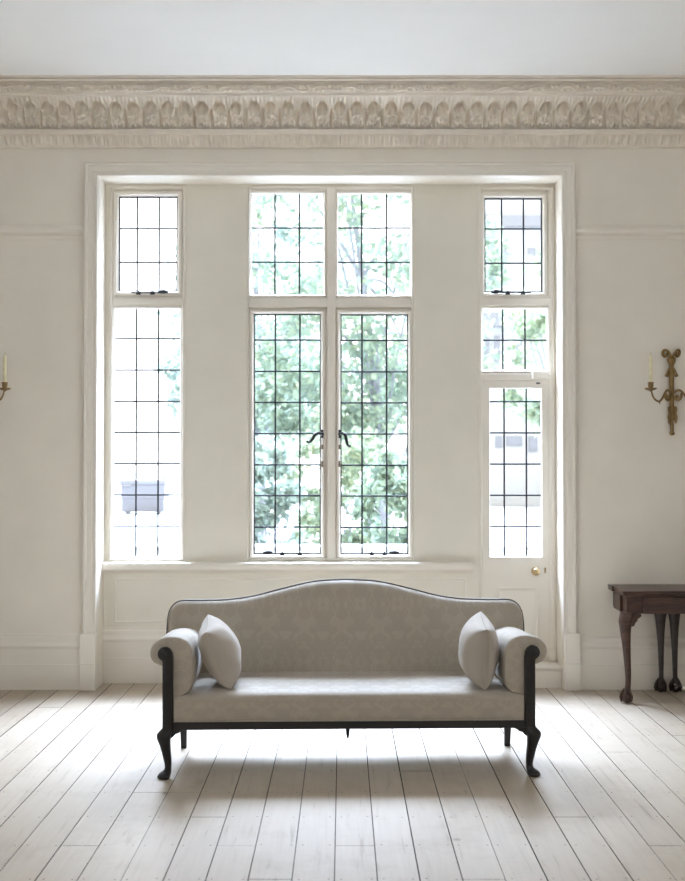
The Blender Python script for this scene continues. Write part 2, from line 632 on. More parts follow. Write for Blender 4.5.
# --- architrave and plinth blocks
XA0, XA1 = pX(83.0, 7.92, 430), pX(576.2, 7.92, 430)
ZA = pZ(162.3, 7.92)
ZPL = pZ(633.5, 7.90)
wA = XL - XA0
ar = MB()
ar.ring(XA0, XA1, ZPL, ZA, [(0, YW + .01), (0, 7.915), (0.010, 7.905), (0.022, 7.908), (0.028, 7.918), (0.060, 7.920), (0.064, 7.926), (wA - 0.018, 7.928),
                            (wA - 0.014, 7.921), (wA - 0.004, 7.921), (wA, 7.928), (wA, YW + .01)], True)
struct(ar.build('trim_1', M_WOODWORK, smooth=30), 'ivory moulded architrave framing the window recess', 'trim')
pb = MB(); pb.box(pX(79.6, 7.9, 660), pX(95.3, 7.9, 660), 7.895, YW + .005, 0, ZPL); pb.box(pX(79.9, 7.9, 660), pX(95.3, 7.9, 660), 7.89, YW, pZ(664.5, 7.9), pZ(663, 7.9))
struct(pb.build('trim_2', M_WOODWORK, bevel=0.003), 'ivory plinth block at the foot of the architrave left of the sofa', 'trim')
pb = MB(); pb.box(pX(565.2, 7.9, 660), pX(580.2, 7.9, 660), 7.895, YW + .005, 0, ZPL); pb.box(pX(565.2, 7.9, 660), pX(580, 7.9, 660), 7.89, YW, pZ(664.5, 7.9), pZ(663, 7.9))
struct(pb.build('trim_3', M_WOODWORK, bevel=0.003), 'ivory plinth block at the foot of the architrave beside the door step', 'trim')


# --- baseboards
def base_prof(y, ztop):
    return [(y + 0.004, 0), (y - 0.030, 0), (y - 0.030, ztop * 0.455), (y - 0.027, ztop * 0.47), (y - 0.026, ztop * 0.75), (y - 0.034, ztop * 0.77), (y - 0.034, ztop * 0.80),
            (y - 0.022, ztop * 0.86), (y - 0.018, ztop * 0.93), (y - 0.008, ztop * 0.96), (y - 0.008, ztop), (y + 0.004, ztop)]


zb = pZ(634.5, 7.93)
m = MB(); m.run(base_prof(YW, zb), XL0, pX(79.6, 7.9, 660))
struct(m.build('baseboard_left', M_WOODWORK), 'tall moulded ivory baseboard left of the recess', 'baseboard')
m = MB(); m.run(base_prof(YW, zb), pX(580.2, 7.9, 660), XR0)
struct(m.build('baseboard_right', M_WOODWORK), 'tall moulded ivory baseboard behind the dark side table', 'baseboard')
zb2 = pZ(627.5, 8.17)
m = MB(); m.run(base_prof(YB, zb2), XL, W3[0] - 0.01)
struct(m.build('baseboard_recess', M_WOODWORK), 'moulded ivory baseboard behind the sofa in the recess', 'baseboard')

# --- picture rails
zr = pZ(230, 7.93)
for nm, a, b, lab in (('trim_4', XL0, XA0, 'cream picture rail on the wall left of the recess'), ('trim_5', XA1, XR0, 'cream picture rail on the wall above the side table')):
    m = MB()
    za, zb_, zc, zd, ze = (pZ(q, 7.93) for q in (239.0, 236.0, 234.5, 229.5, 225.0))
    m.run([(YW + .004, za), (YW - .010, za), (YW - .012, zb_), (YW - .006, zb_ + .002), (YW - .010, zc), (YW - .024, zc + .006), (YW - .030, zc + .016), (YW - .030, zd), (YW - .024, zd + .003), (YW - .022, zd + .008),
           (YW - .012, ze - .006), (YW - .006, ze), (YW + .004, ze)], a, b)
    struct(m.build(nm, M_WALL), lab, 'trim')

# --- cornice
PER = 0.119


def gz(py, p):
    return pt(CX, py, YW - p).z


def bump(t, c, w):
    return exp(-((t - c) / w) ** 2)


def sg(t, w=0.025):
    return 1 / (1 + exp(-max(-40, min(40, t / w))))


def rel_leaf(s, v, x):
    """acanthus relief over one leaf: s across -0.5..0.5, v up 0..1"""
    a = abs(s)
    h = 0.0
    # fluted leaf blades rising behind
    h += 0.006 * cos(2 * pi * s * 4) * sg(v - 0.72, .05)
    # deep round-headed hollow above the curled tip
    h -= 0.055 * sg(0.30 - a) * sg(v - 0.50) * sg(0.73 - 1.3 * s * s - v)
    # overhanging trefoil tip
    h += 0.050 * sg(0.15 - a) * sg(v - 0.38) * sg(0.53 - 1.5 * s * s - v)
    for sd in (-1, 1):
        h += 0.042 * bump(s, sd * 0.25, 0.11) * bump(v, 0.37, 0.08)
        h += 0.040 * bump(s, sd * 0.13, 0.07) * bump(v, 0.22, 0.055)
        h += 0.022 * bump(s, sd * 0.35, 0.08) * bump(v, 0.13, 0.06)
    h += 0.028 * bump(s, 0, 0.05) * bump(v, 0.2, 0.2)
    h -= 0.022 * bump(a, 0.46, 0.05) * sg(0.55 - v, .05)
    return h + 0.0015 * noise.noise(Vector((x * 60, v * 14, 1.3)))


def rel_scroll(s, v, x):
    ph = x / 0.21
    a = 0.5 + 0.28 * sin(2 * pi * ph)
    h = 0.022 * bump(v, a, 0.13)
    h += 0.016 * bump(v, 0.5 - 0.25 * sin(2 * pi * ph), 0.2) * (0.5 + 0.5 * sin(2 * pi * x / 0.035 + 5 * v))
    return h + 0.003 * noise.noise(Vector((x * 45, v * 4, 9.1)))


def rel_egg(s, v, x):
    q = (x / 0.0595) % 1.0 - 0.5
    h = 0.020 * bump(q, 0, 0.25) * bump(v, 0.5, 0.36)
    h += 0.008 * (bump(q, 0.5, 0.1) + bump(q, -0.5, 0.1)) * v
    h -= 0.006 * bump(abs(q), 0.36, 0.07)
    return h + 0.003 * noise.noise(Vector((x * 70, v * 6, 4.4)))


bands = [
    ([(0.0, gz(148.5, 0)), (0.030, gz(147.2, .03)), (0.032, gz(146.0, .032))], 1, None),
    ([(0.032, gz(146.0, .032)), (0.045, gz(142, .045)), (0.062, gz(138, .062)), (0.078, gz(135.2, .078))], 12, rel_egg),
    ([(0.078, gz(135.2, .078)), (0.098, gz(134.6, .098)), (0.100, gz(129.6, .10)), (0.108, gz(128.8, .108))], 1, None),
    ([(0.085, gz(128.4, .085)), (0.110, gz(122, .11)), (0.140, gz(114, .14)), (0.180, gz(107, .18)), (0.235, gz(101, .235)), (0.285, gz(96.2, .285))], 48, rel_leaf),
    ([(0.290, gz(96.0, .29)), (0.310, gz(95.4, .31)), (0.314, gz(92.6, .314)), (0.324, gz(92.0, .324))], 1, None),
    ([(0.324, gz(92.0, .324)), (0.335, gz(88.5, .335)), (0.350, gz(84.4, .35))], 16, rel_scroll),
    ([(0.345, gz(84.2, .345)), (0.345, gz(83.6, .345)), (0.372, gz(83.2, .372)), (0.374, gz(82.2, .374)), (0.362, gz(81.9, .362)), (0.362, gz(81.3, .362)), (0.392, gz(80.8, .392)), (0.400, gz(79.4, .40)), (0.404, gz(78.6, .404)), (0.394, gz(78.3, .394)), (0.394, gz(77.8, .394)), (0.420, gz(77.3, .42)), (0.424, ZC + 0.002)], 1, None),
]
nX = int((XR0 - XL0) / PER * 24)
cor = root('trim_6', (0, YW, 3.8))
struct(cor, 'deep plaster cornice with acanthus leaves under the ceiling', 'cornice')
names = ['lower_fillet', 'egg_band', 'plain_fillet', 'acanthus_band', 'upper_fillet', 'foliage_band', 'crown_moulding']
for (pts_, nv, fn), nm in zip(bands, names):
    m = MB()
    if fn is None:
        m.loft([[Vector((x, YW - p, z)) for p, z in pts_] for x in (XL0, XR0)], False, False)
        m.build(nm, M_CORNICE, cor)
        continue
    cv = spline([(p, z, 0) for p, z in pts_], 12)
    rows = []
    for j in range(nv + 1):
        q = j / nv * (len(cv) - 1)
        i = min(int(q), len(cv) - 2)
        c = cv[i].lerp(cv[i + 1], q - i)
        t = (cv[i + 1] - cv[i]).normalized()
        rows.append((c.x, c.y, t.y, -t.x, j / nv))   # outward normal: away from the wall and down
    loops = []
    for i in range(nX + 1):
        x = XL0 + (XR0 - XL0) * i / nX
        s = ((x - 0.04) / PER) % 1.0 - 0.5
        l = []
        for (p, z, np_, nz_, v) in rows:
            e = min(1, v * 6, (1 - v) * 6)
            h = fn(s, v, x) * e
            l.append(Vector((x, YW - p - np_ * h, z + nz_ * h)))
        loops.append(l)
    m.loft(loops, False, False)
    m.build(nm, M_CORNICE, cor, smooth=70)

# --- window board (sill) and dado panel
sb = MB()
zs0, zs1 = pZ(570.5, 8.13), pZ(562.5, 8.13)
xs0, xs1 = XL + 0.0, pX(473, 8.13, 566)
sb.run([(YG, zs1), (8.125, zs1), (8.112, zs1 - 0.010), (8.110, (zs0 + zs1) / 2), (8.114, zs0 + 0.01), (8.128, zs0), (8.15, zs0 - 0.004), (8.165, zs0 - 0.02), (YB + .003, zs0 - 0.028), (YG, zs0 - .028)], xs0, xs1)
struct(sb.build('trim_7', M_WOODWORK, smooth=50), 'ivory window board running under the left and middle windows', 'sill')
dp = MB()
dp.ring(pX(115, YB), pX(466, YB), pZ(623, YB), pZ(578, YB), [(0, YB + .002), (0, YB - .003), (0.008, YB - .005), (0.014, YB - .002), (0.018, YB + .002)])
struct(dp.build('trim_8', M_WOODWORK), 'flat ivory panel moulding below the window board', 'trim')

# --- step under the door
st = MB()
xs0, xs1 = pX(474, 7.985, 670), XR
st.box(xs0, xs1, 7.99, YB - .001, 0, ZSTEP - 0.035)
st.run([(YB - .001, ZSTEP - 0.035), (7.985, ZSTEP - 0.035), (7.972, ZSTEP - 0.026), (7.968, ZSTEP - 0.012), (7.974, ZSTEP - 0.002), (7.985, ZSTEP), (YB - .001, ZSTEP)], xs0, xs1)
struct(st.build('trim_9', M_WOODWORK, smooth=40), 'white painted step with a rounded nosing in front of the door', 'step')


# ------------------------------------------------------------------ windows
def light(parent, name, gx0, gx1, gz0, gz1, cols, rows, kind):
    """one leaded light: kind is 'casement', 'metal' or 'fixed'; all in pixels on the glass plane"""
    X0, X1 = pX(gx0, YG, 375), pX(gx1, YG, 375)
    Z0, Z1 = pZ(gz1, YG), pZ(gz0, YG)
    t = 1.0 / 138
    if kind == 'fixed':
        m = MB()
        q = .032
        m.ring(X0 - .012 - q, X1 + .012 + q, Z0 - .012 - q, Z1 + .012 + q, [(0, YG - .012), (q - .006, YG - .012), (q - .004, YG - .022), (q + 0.004, YG - .022), (q + 0.012, YG - .010), (q + 0.012, YG + .02), (0, YG + .02)])
    else:
        m = MB()
        e = 0.034 if kind == 'casement' else 0.028
        q = .02
        m.ring(X0 - e - q, X1 + e + q, Z0 - e - q, Z1 + e + q, [(0, YG - .008), (q, YG - .010), (q, YG - .030), (q + 0.004, YG - .034), (q + e - .012, YG - .034), (q + e - .010, YG - .028), (q + e - .002, YG - .018), (q + e, YG - .012), (q + e, YG + .02), (0, YG + .02)])
    s = m.build(name, M_WOODWORK, parent)
    if kind != 'fixed':
        b = MB(); b.ring(X0 - .001, X1 + .001, Z0 - .001, Z1 + .001, [(0, YG - .012), (0.008, YG - .012), (0.008, YG + .008), (0, YG + .008)])
        b.build('metal_rim', M_LEAD, s)
    g = MB(); g.box(X0, X1, YG - .0015, YG + .0015, Z0, Z1)
    g.build('glass', M_GLASS, s)
    c = MB()
    for px in cols:
        x = pX(px, YG, 375)
        c.tube([(x, YG, Z0), (x, YG, Z1)], 0.0062, 8)
    for py in rows:
        z = pZ(py, YG)
        c.tube([(X0, YG, z), (X1, YG, z)], 0.0062, 8)
    c.build('lead_cames', M_LEAD, s)
    return s


def stay(parent, px0, px1, py, flip):
    """a peg stay lying along the bottom rail, its grip at one end"""
    y = YG - .05
    a, b = pt(px0, py, y), pt(px1, py, y)
    m = MB()
    m.box(a.x, b.x, y - .003, y + .003, a.z - .005, a.z + .004)
    g = b if flip else a
    s = -1 if flip else 1
    m.tube([(g.x, y, g.z + .004), (g.x + s * .03, y, g.z + .008), (g.x + s * .07, y, g.z + .006)], [.008, .017, .011], 10)
    for q in (0.42, 0.8):
        x = (a.x + (b.x - a.x) * q) if not flip else (b.x + (a.x - b.x) * q)
        m.box(x - .016, x + .016, y - .008, y + .016, a.z - .014, a.z + .006)
        m.ball((x, y, a.z + .008), .007)
    m.build('stay', M_IRON, parent, smooth=40)


ROW_L = [338.7, 370, 401.3, 432.4, 463.6, 494.9, 526.1]
# left window
r = struct(root('window_1', ((W1[0] + W1[1]) / 2, YB, Z561)), 'left leaded window with small casement over a tall fixed light', 'window')
m = MB()
m.ring(W1[0], W1[1], Z561, Z186, [(0, YB - .004), (0.010, YB - .010), (0.016, YB - .010), (0.022, YB - .002), (0.030, YB + .012), (0.030, YB + .10), (0, YB + .10)])
m.box(W1[0] + .02, W1[1] - .02, YB + .0, YB + .09, pZ(305.5, YB), pZ(297.5, YB))
m.run([(YB + .01, pZ(304.5, YB)), (YB - .008, pZ(303.8, YB)), (YB - .008, pZ(299, YB)), (YB + .01, pZ(298, YB))], W1[0] + .028, W1[1] - .028)
m.build('frame', M_WOODWORK, r)
s = light(r, 'casement', 118.8, 177.2, 197, 291.5, [136.8, 158.8], [228.7, 262.3], 'casement')
stay(s, 131, 168, 292.5, True)
light(r, 'fixed_light', 114.8, 180.3, 309.2, 556.8, [136.4, 158.4], ROW_L, 'fixed')

# middle window
r = struct(root('window_2', ((W2[0] + W2[1]) / 2, YB, Z561)), 'wide middle leaded window with paired casements and black handles', 'window')
m = MB()
m.ring(W2[0], W2[1], Z561, Z186, [(0, YB - .004), (0.008, YB - .010), (0.012, YB - .010), (0.018, YB - .002), (0.022, YB + .012), (0.022, YB + .10), (0, YB + .10)])
xm0, xm1 = pX(327.2, YB), pX(335.6, YB)
m.box(xm0, xm1, YB - .012, YB + .09, Z561 + .015, Z186 - .015)
m.box(W2[0] + .018, W2[1] - .018, YB - .011, YB + .09, pZ(307.5, YB), pZ(299, YB))
m.build('frame', M_WOODWORK, r, bevel=0.004)
light(r, 'fixed_light', 251.6, 323.4, 194.2, 294.8, [274.8, 299.3], [228, 262.2], 'fixed')
light(r, 'fixed_light', 338.2, 410.4, 194.4, 295, [361.6, 386.6], [228, 262.4], 'fixed')
ROW_M = [340, 371.4, 402.4, 433.6, 464.8, 495.6, 527]
ca = light(r, 'casement', 254.2, 320.8, 314.2, 554, [275.4, 299.9], ROW_M, 'metal')
cb = light(r, 'casement', 340.6, 407.8, 314.6, 554, [362, 386.6], [q + .4 for q in ROW_M], 'metal')
stay(ca, 263, 309, 553.5, False)
stay(cb, 365, 399, 553.5, True)


def handle(parent, px, sgn, droop):
    y = YG - .036
    c = pt(px, 434, y)
    m = MB()
    m.box(c.x - .009, c.x + .009, y - .006, y + .004, c.z - .030, c.z + .030)
    m.ball((c.x, y - .014, c.z), .013)
    if droop:
        pts_ = [(0, 0), (.022, .004), (.038, -.006), (.047, -.04), (.055, -.075), (.068, -.088), (.080, -.086)]
    else:
        pts_ = [(0, 0), (.030, .005), (.052, -.006), (.070, -.036), (.088, -.056), (.104, -.060), (.112, -.048)]
    pth = spline([(c.x + sgn * a, y - .03, c.z + b) for a, b in pts_], 5)
    n = len(pth)
    m.tube(pth, [.0082 + .0042 * sin(pi * min(1, i / n * 1.3)) * (1 if i < n * .75 else .5) for i in range(n)], 10)
    m.build('handle', M_IRON, parent, smooth=50)
    for py, h, nm in ((447, .016, 'lock_plate'), (464, .022, 'lock_plate')):
        p = pt(px, py, y)
        q = MB(); q.box(p.x - .0085, p.x + .0085, y - .004, y + .004, p.z - h, p.z + h); q.ball((p.x, y - .005, p.z), .006)
        q.build(nm, M_STEEL, parent, bevel=.001)


handle(ca, 322.3, -1, False)
handle(cb, 339.8, 1, True)

# window above the door, then the door
r = struct(root('window_3', ((W3[0] + W3[1]) / 2, YB, pZ(372, YB))), 'right leaded window of two lights above the glazed door', 'window')
m = MB()
m.ring(W3[0], W3[1], ZSTEP, Z186, [(0, YB - .004), (0.010, YB - .010), (0.018, YB - .010), (0.024, YB - .002), (0.032, YB + .012), (0.032, YB + .10), (0, YB + .10)], True)
xj = pX(548.8, YB)
m.box(xj, W3[1] - .005, YB - .003, YB + .095, ZSTEP, Z186 - .02)
m.run([(YB + .01, pZ(306, YB)), (YB - .008, pZ(305, YB)), (YB - .010, pZ(299, YB)), (YB - .004, pZ(297, YB)), (YB + .09, pZ(297, YB)), (YB + .09, pZ(306, YB))], W3[0] + .02, xj + .01)
m.run([(YB + .01, pZ(381.5, YB)), (YB - .010, pZ(380.5, YB)), (YB - .012, pZ(375, YB)), (YB - .004, pZ(373, YB)), (YB + .09, pZ(373, YB)), (YB + .09, pZ(381.5, YB))], W3[0] + .02, xj + .01)
m.build('frame', M_WOODWORK, r)
m = MB()
m.box(pX(549.2, 8.17, 655), pX(555.8, 8.17, 655), 8.165, YB - .005, ZSTEP, pZ(649.5, 8.17))
m.box(pX(549, 8.17, 655), pX(556.2, 8.17, 655), 8.160, YB - .005, pZ(650.5, 8.17), pZ(649, 8.17))
m.build('jamb_plinth', M_WOODWORK, r, bevel=.002)
s = light(r, 'casement', 484.6, 542.2, 198.6, 292.6, [502, 523.9], [228.9, 263.2], 'casement')
stay(s, 491, 531, 292.5, False)
light(r, 'fixed_light', 482.8, 547.2, 309.4, 370, [502.8, 525.1], [340.2], 'fixed')
m = MB()
cx0, cx1 = pX(532.5, 8.15), pX(547, 8.15)
m.box(cx0, cx1, 8.11, YB - .002, pZ(378.6, 8.15), pZ(371.8, 8.15))
m.tube([(cx1 - .01, 8.15, pZ(375, 8.15)), (cx1 + .022, 8.15, pZ(375, 8.15))], .008, 8)
cl = m.build('door_closer', M_WOODWORK, r, bevel=.004)
m = MB()
p = pt(538, 383.2, 8.165)
m.tube([(p.x - .014, 8.162, p.z), (p.x + .014, 8.162, p.z)], .006, 8)
m.build('closer_arm', M_IRON, cl)

d = struct(root('door_1', (pX(516.5, YB), YB, ZSTEP)), 'narrow half glazed ivory door with a brass knob', 'door')
dx0, dx1 = pX(481.5, YB), pX(549.2, YB)
dz0, dz1 = ZSTEP + .001, pZ(380.2, YB)
GX0, GX1 = pX(488.8, YG), pX(541.4, YG)
GZ0, GZ1 = pZ(556.8, YG), pZ(388, YG)
m = MB()
yf = YB + .006
m.box(dx0, GX0, yf, YG + .02, dz0, dz1)
m.box(GX1, dx1, yf, YG + .02, dz0, dz1)
m.box(GX0, GX1, yf, YG + .02, GZ1, dz1)
m.box(GX0, GX1, yf, YG + .02, dz0, GZ0)
m.ring(GX0 - .004, GX1 + .004, GZ0 - .004, GZ1 + .004, [(0, yf - .002), (0.004, yf - .004), (0.008, yf + .004), (0.008, YG + .01), (0, YG + .01)])
lf = m.build('leaf', M_WOODWORK, d)
m = MB()
m.ring(pX(496.5, YB), pX(538, YB), pZ(640, YB), pZ(587, YB), [(0, yf + .002), (0, yf - .006), (0.010, yf - .010), (0.018, yf - .005), (0.024, yf - .003), (0.030, yf + .002)])
m.build('panel_moulding', M_WOODWORK, d)
m = MB(); m.box(GX0, GX1, YG - .0015, YG + .0015, GZ0, GZ1); gl = m.build('glass', M_GLASS, d)
m = MB()
for px in (504.2, 526.4):
    x = pX(px, YG, 470); m.tube([(x, YG, GZ0), (x, YG, GZ1)], .0062, 8)
for py in (401.6, 432.8, 464, 495.2, 526.6):
    z = pZ(py, YG); m.tube([(GX0, YG, z), (GX1, YG, z)], .0062, 8)
m.build('lead_cames', M_LEAD, d)
p = pt(535.3, 571.2, YB)
m = MB(); m.lathe([(.003, 0), (.028, 0), (.030, .004), (.024, .007), (.010, .009), (.009, .028), (.016, .034), (.025, .042), (.027, .052), (.022, .062), (.010, .067), (.002, .068)], (p.x, yf, p.z), 20, 0, 'Y')
m.build('knob', M_BRASS, d, smooth=50)
p = pt(545.2, 570.3, YB)
m = MB(); m.lathe([(.002, 0), (.009, 0), (.010, .003), (.004, .005), (.001, .005)], (p.x, yf, p.z + .012), 14, 0, 'Y')
m.prism([(p.x - .007, p.z - .022), (p.x + .007, p.z - .022), (p.x + .006, p.z + .01), (p.x - .006, p.z + .01)], yf - .004, yf)
e = m.build('keyhole_plate', M_BRASS, d)
m = MB(); m.box(p.x - .0025, p.x + .0025, yf - .006, yf - .003, p.z - .012, p.z + .012); m.build('keyhole', M_IRON, e)


# ------------------------------------------------------------------ sofa
SO = root('camelback_sofa', (0.036, 5.735, 0.0))
SO.rotation_euler = (0, 0, radians(1.5))
SO.scale = (.99, 1, 1)
ORG[SO.name] = Vector((0, 0, 0))
tag(SO, 'pale damask camelback settee with black show-wood frame facing the room', 'sofa')


def mirx(pts_, s):
    return [(s * p[0],) + tuple(p[1:]) for p in pts_]


def superloop(cx, cy, z, wx, wy, n=16, e=2.8):
    l = []
    for k in range(n):
        a = 2 * pi * k / n
        ca, sa = cos(a), sin(a)
        l.append(Vector((cx + wx * abs(ca) ** (2 / e) * (1 if ca >= 0 else -1), cy + wy * abs(sa) ** (2 / e) * (1 if sa >= 0 else -1), z)))
    return l


Y0 = 0.0
# show-wood: front posts with scrolls, rails, legs
for s in (-1, 1):
    poly = [(.897, .245), (.897, .600), (.901, .628), (.912, .648), (.928, .659), (.945, .660), (.961, .654), (.972, .641), (.976, .624), (.972, .608), (.962, .597), (.953, .592), (.951, .580), (.951, .245)]
    m = MB(); m.prism(mirx(poly, s), Y0 - .012, Y0 + .045, 0, .006)
    m.lathe([(.002, 0), (.020, 0), (.022, .003), (.016, .008), (.006, .010), (.001, .010)], (s * .946, Y0 - .012, .626), 18, 0, 'Y')
    m.build('arm_post', M_DARK, SO, smooth=40)
    # cabriole front leg
    prof = [(.252, .924, .029), (.240, .930, .034), (.222, .942, .037), (.200, .943, .035), (.175, .939, .030), (.150, .935, .0262), (.110, .929, .0225), (.070, .924, .0185), (.048, .924, .0175), (.036, .928, .022), (.026, .937, .030), (.012, .943, .033), (.003, .942, .029), (0, .941, .024)]
    cv = spline([(z, c, w_) for z, c, w_ in prof], 4)
    loops = []
    for q in cv:
        z, c, w_ = q
        loops.append(superloop(s * c, Y0 + .018 - (c - .924) * .9, z, w_, w_, 16, 2.5))
    m = MB(); m.loft(loops)
    lg = m.build('leg', M_DARK, SO, smooth=50)
    m = MB()
    br = [(.900, .247), (.842, .247), (.845, .240), (.858, .236), (.868, .226), (.884, .222), (.897, .208), (.910, .200), (.915, .247)]
    m.prism(mirx(br, s), Y0 - .004, Y0 + .028, 0, .004)
    m.build('knee_bracket', M_DARK, lg, smooth=40)
    # rear leg
    m = MB()
    m.loft([superloop(s * .912, .575 + .02, .25, .024, .024, 12, 6), superloop(s * .912, .597, .16, .022, .022, 12, 6), superloop(s * .912, .606, .06, .018, .018, 12, 6), superloop(s * .912, .615, 0, .016, .016, 12, 6)])
    m.build('leg', M_DARK, SO, smooth=35)
    m = MB(); m.box(s * .90, s * .945, .046, .61, .245, .285); m.build('side_rail', M_DARK, SO, bevel=.003)
m = MB(); m.box(-.897, .897, Y0 - .006, Y0 + .035, .243, .283); m.build('front_rail', M_DARK, SO, bevel=.004)
m = MB(); m.box(-.93, .93, .575, .615, .245, .285); m.build('rear_rail', M_DARK, SO, bevel=.003)
m = MB()
m.loft([superloop(.0, .30, .25, .017, .017, 12, 4), superloop(.0, .30, .19, .014, .014, 12, 3), superloop(.0, .30, .14, .008, .008, 12, 2), superloop(.0, .30, .122, .003, .003, 12, 2)])
m.box(-.03, .03, .035, .58, .247, .268)
m.build('centre_brace', M_DARK, SO, smooth=40)

# seat: one upholstered block with a domed deck
NXs, NYs = 60, 26
SX = .893


def seat_z(x, y):
    a = max(-1, min(1, x / SX))
    b = max(0, min(1, y / .52))
    return .415 + .012 * (1 - a ** 4) * (1 - (2 * b - 1) ** 4 * .5) + .022 * b


prof = []
# front profile from the rail up and round the front edge
for t in (0, .25, .5, .75):
    prof.append((.004 - .010 * sin(pi * t * .9), .279 + (.39 - .279) * t, 0.0))
for a in range(0, 91, 10):
    prof.append((.040 - .044 * cos(radians(a)) - .002, .388 + .044 * sin(radians(a)), sin(radians(a))))
for y in (.07, .12, .18, .25, .32, .40, .48, .56):
    prof.append((y, .432, 1.0))
loops = []
for i in range(NXs + 1):
    x = -SX + 2 * SX * i / NXs
    l = [Vector((x, .56, .279))]
    for (y, z, k) in prof:
        l.append(Vector((x, y, z + (seat_z(x, max(y, 0.02)) - .432) * k)))
    loops.append(l)
m = MB(); m.loft(loops)
m.build('seat', M_FABRIC, SO, smooth=60)
m = MB(); m.tube([(-.893, -.004, .286), (.893, -.004, .286)], .0035, 8); m.build('seat_piping', M_FABRIC, SO, smooth=60)

# arms: rolled outward, upholstered to the rail outside
for s in (-1, 1):
    ap = [(.868, .405), (.820, .430), (.802, .465), (.796, .520), (.795, .575), (.799, .620), (.809, .658), (.830, .688), (.866, .705), (.904, .710), (.944, .705), (.980, .690), (1.006, .664), (1.017, .634), (1.014, .604), (.999, .580), (.977, .568), (.958, .562), (.946, .540), (.944, .285), (.868, .285)]
    cv = [(q.x, q.y) for q in spline([(a, b, 0) for a, b in ap[:18]], 4)] + ap[18:]
    m = MB(); m.prism(mirx(cv, s), .012, .60, 0, .014)
    for p in m.v:
        if p.z > .45:
            p.z -= (p.z - .45) * .15 * p.y / .6
    m.build('arm', M_FABRIC, SO, smooth=60)

# back: serpentine top, padded front, piped edge
topc = spline([(0, .924, 0), (.14, .918, 0), (.25, .901, 0), (.39, .868, 0), (.53, .834, 0), (.667, .817, 0), (.806, .813, 0), (.905, .813, 0)], 10)


def ztop(x):
    a = abs(x)
    if a > .905:
        q = (a - .905) / (1.004 - .905)
        return .713 + .100 * sqrt(max(0, 1 - q ** 2.6))
    for p, q in zip(topc[:-1], topc[1:]):
        if p.x <= a <= q.x:
            return p.y + (q.y - p.y) * (a - p.x) / max(1e-6, q.x - p.x)
    return .813


BW_ = 1.004
us = [-1 + 2 * i / 100 for i in range(101)]
xs_ = []
for u in us:
    a = abs(u)
    xs_.append((1 if u > 0 else -1) * BW_ * (1 - (1 - a) ** 1.35))
NV = 26
zbot = .36


def rake(z):
    return .49 + .165 * (z - .44) / .49


TH = .105
front, rear = [], []
for x in xs_:
    zt = ztop(x)
    lf_, lr_ = [], []
    for j in range(NV + 1):
        v = 1 - (1 - j / NV) ** 1.5
        z = zbot + (zt - zbot) * v
        dist = min((zt - z) * .95, (BW_ - abs(x)) * 1.0)
        t = min(1, dist / .055)
        e = .034 * (1 - sqrt(max(0, 1 - (1 - t) ** 2)))
        belly = .022 * (1 - (x / BW_) ** 2) * sin(pi * min(1, v * 1.0)) ** .8
        lf_.append(Vector((x, rake(z) + e - belly, z)))
        t2 = min(1, dist / .02)
        lr_.append(Vector((x, rake(z) + TH - .008 * (1 - t2), z)))
    front.append(lf_)
    rear.append(lr_)
m = MB()
loops = [a + list(reversed(b)) for a, b in zip(front, rear)]
m.loft(loops)
m.build('back', M_FABRIC, SO, smooth=55)
m = MB()
path = [Vector((x, rake(ztop(x)) + .032, ztop(x) + .001)) for x in xs_]
path = [Vector((-BW_ - .001, rake(z) + .032, z)) for z in (.50, .60, .68)] + path + [Vector((BW_ + .001, rake(z) + .032, z)) for z in (.68, .60, .50)]
m.tube(path, .0048, 8)
m.build('back_piping', M_PIPE, SO, smooth=60)
# dust cover below the seat
m = MB(); m.box(-.88, .88, .04, .57, .270, .276); m.build('dust_cover', M_PIPE, SO)


# ------------------------------------------------------------------ cushions
def pillow(S, T, seed, TB_, n=30):
    rg = Vector((seed * 3.1, seed * 7.7, seed))
    top, bot = [], []
    for i in range(n + 1):
        a = -1 + 2 * i / n
        a = sin(a * pi / 2)
        rt, rb = [], []
        for j in range(n + 1):
            b = sin((-1 + 2 * j / n) * pi / 2)
            y = S * a * (1 - .075 * (1 - b * b))
            z = S * b * (1 - .075 * (1 - a * a))
            h = T * max(0, (1 - a * a) * (1 - b * b)) ** .36
            wr = noise.noise(Vector((y * 11, z * 11, 0)) + rg) * .010 + noise.noise(Vector((y * 28, z * 28, 3)) + rg) * .003
            edge = min(1, h / (T * .4))
            # puckers running in from the corners
            cr = abs(a) * abs(b)
            pk = .004 * sin((abs(a) - abs(b)) * 26) * cr ** 3 * edge
            rt.append(Vector((h + (wr + pk) * edge, y, z)))
            rb.append(Vector((-h * TB_ / T + (wr - pk) * edge * .8, y, z)))
        top.append(rt)
        bot.append(rb)
    return top, bot


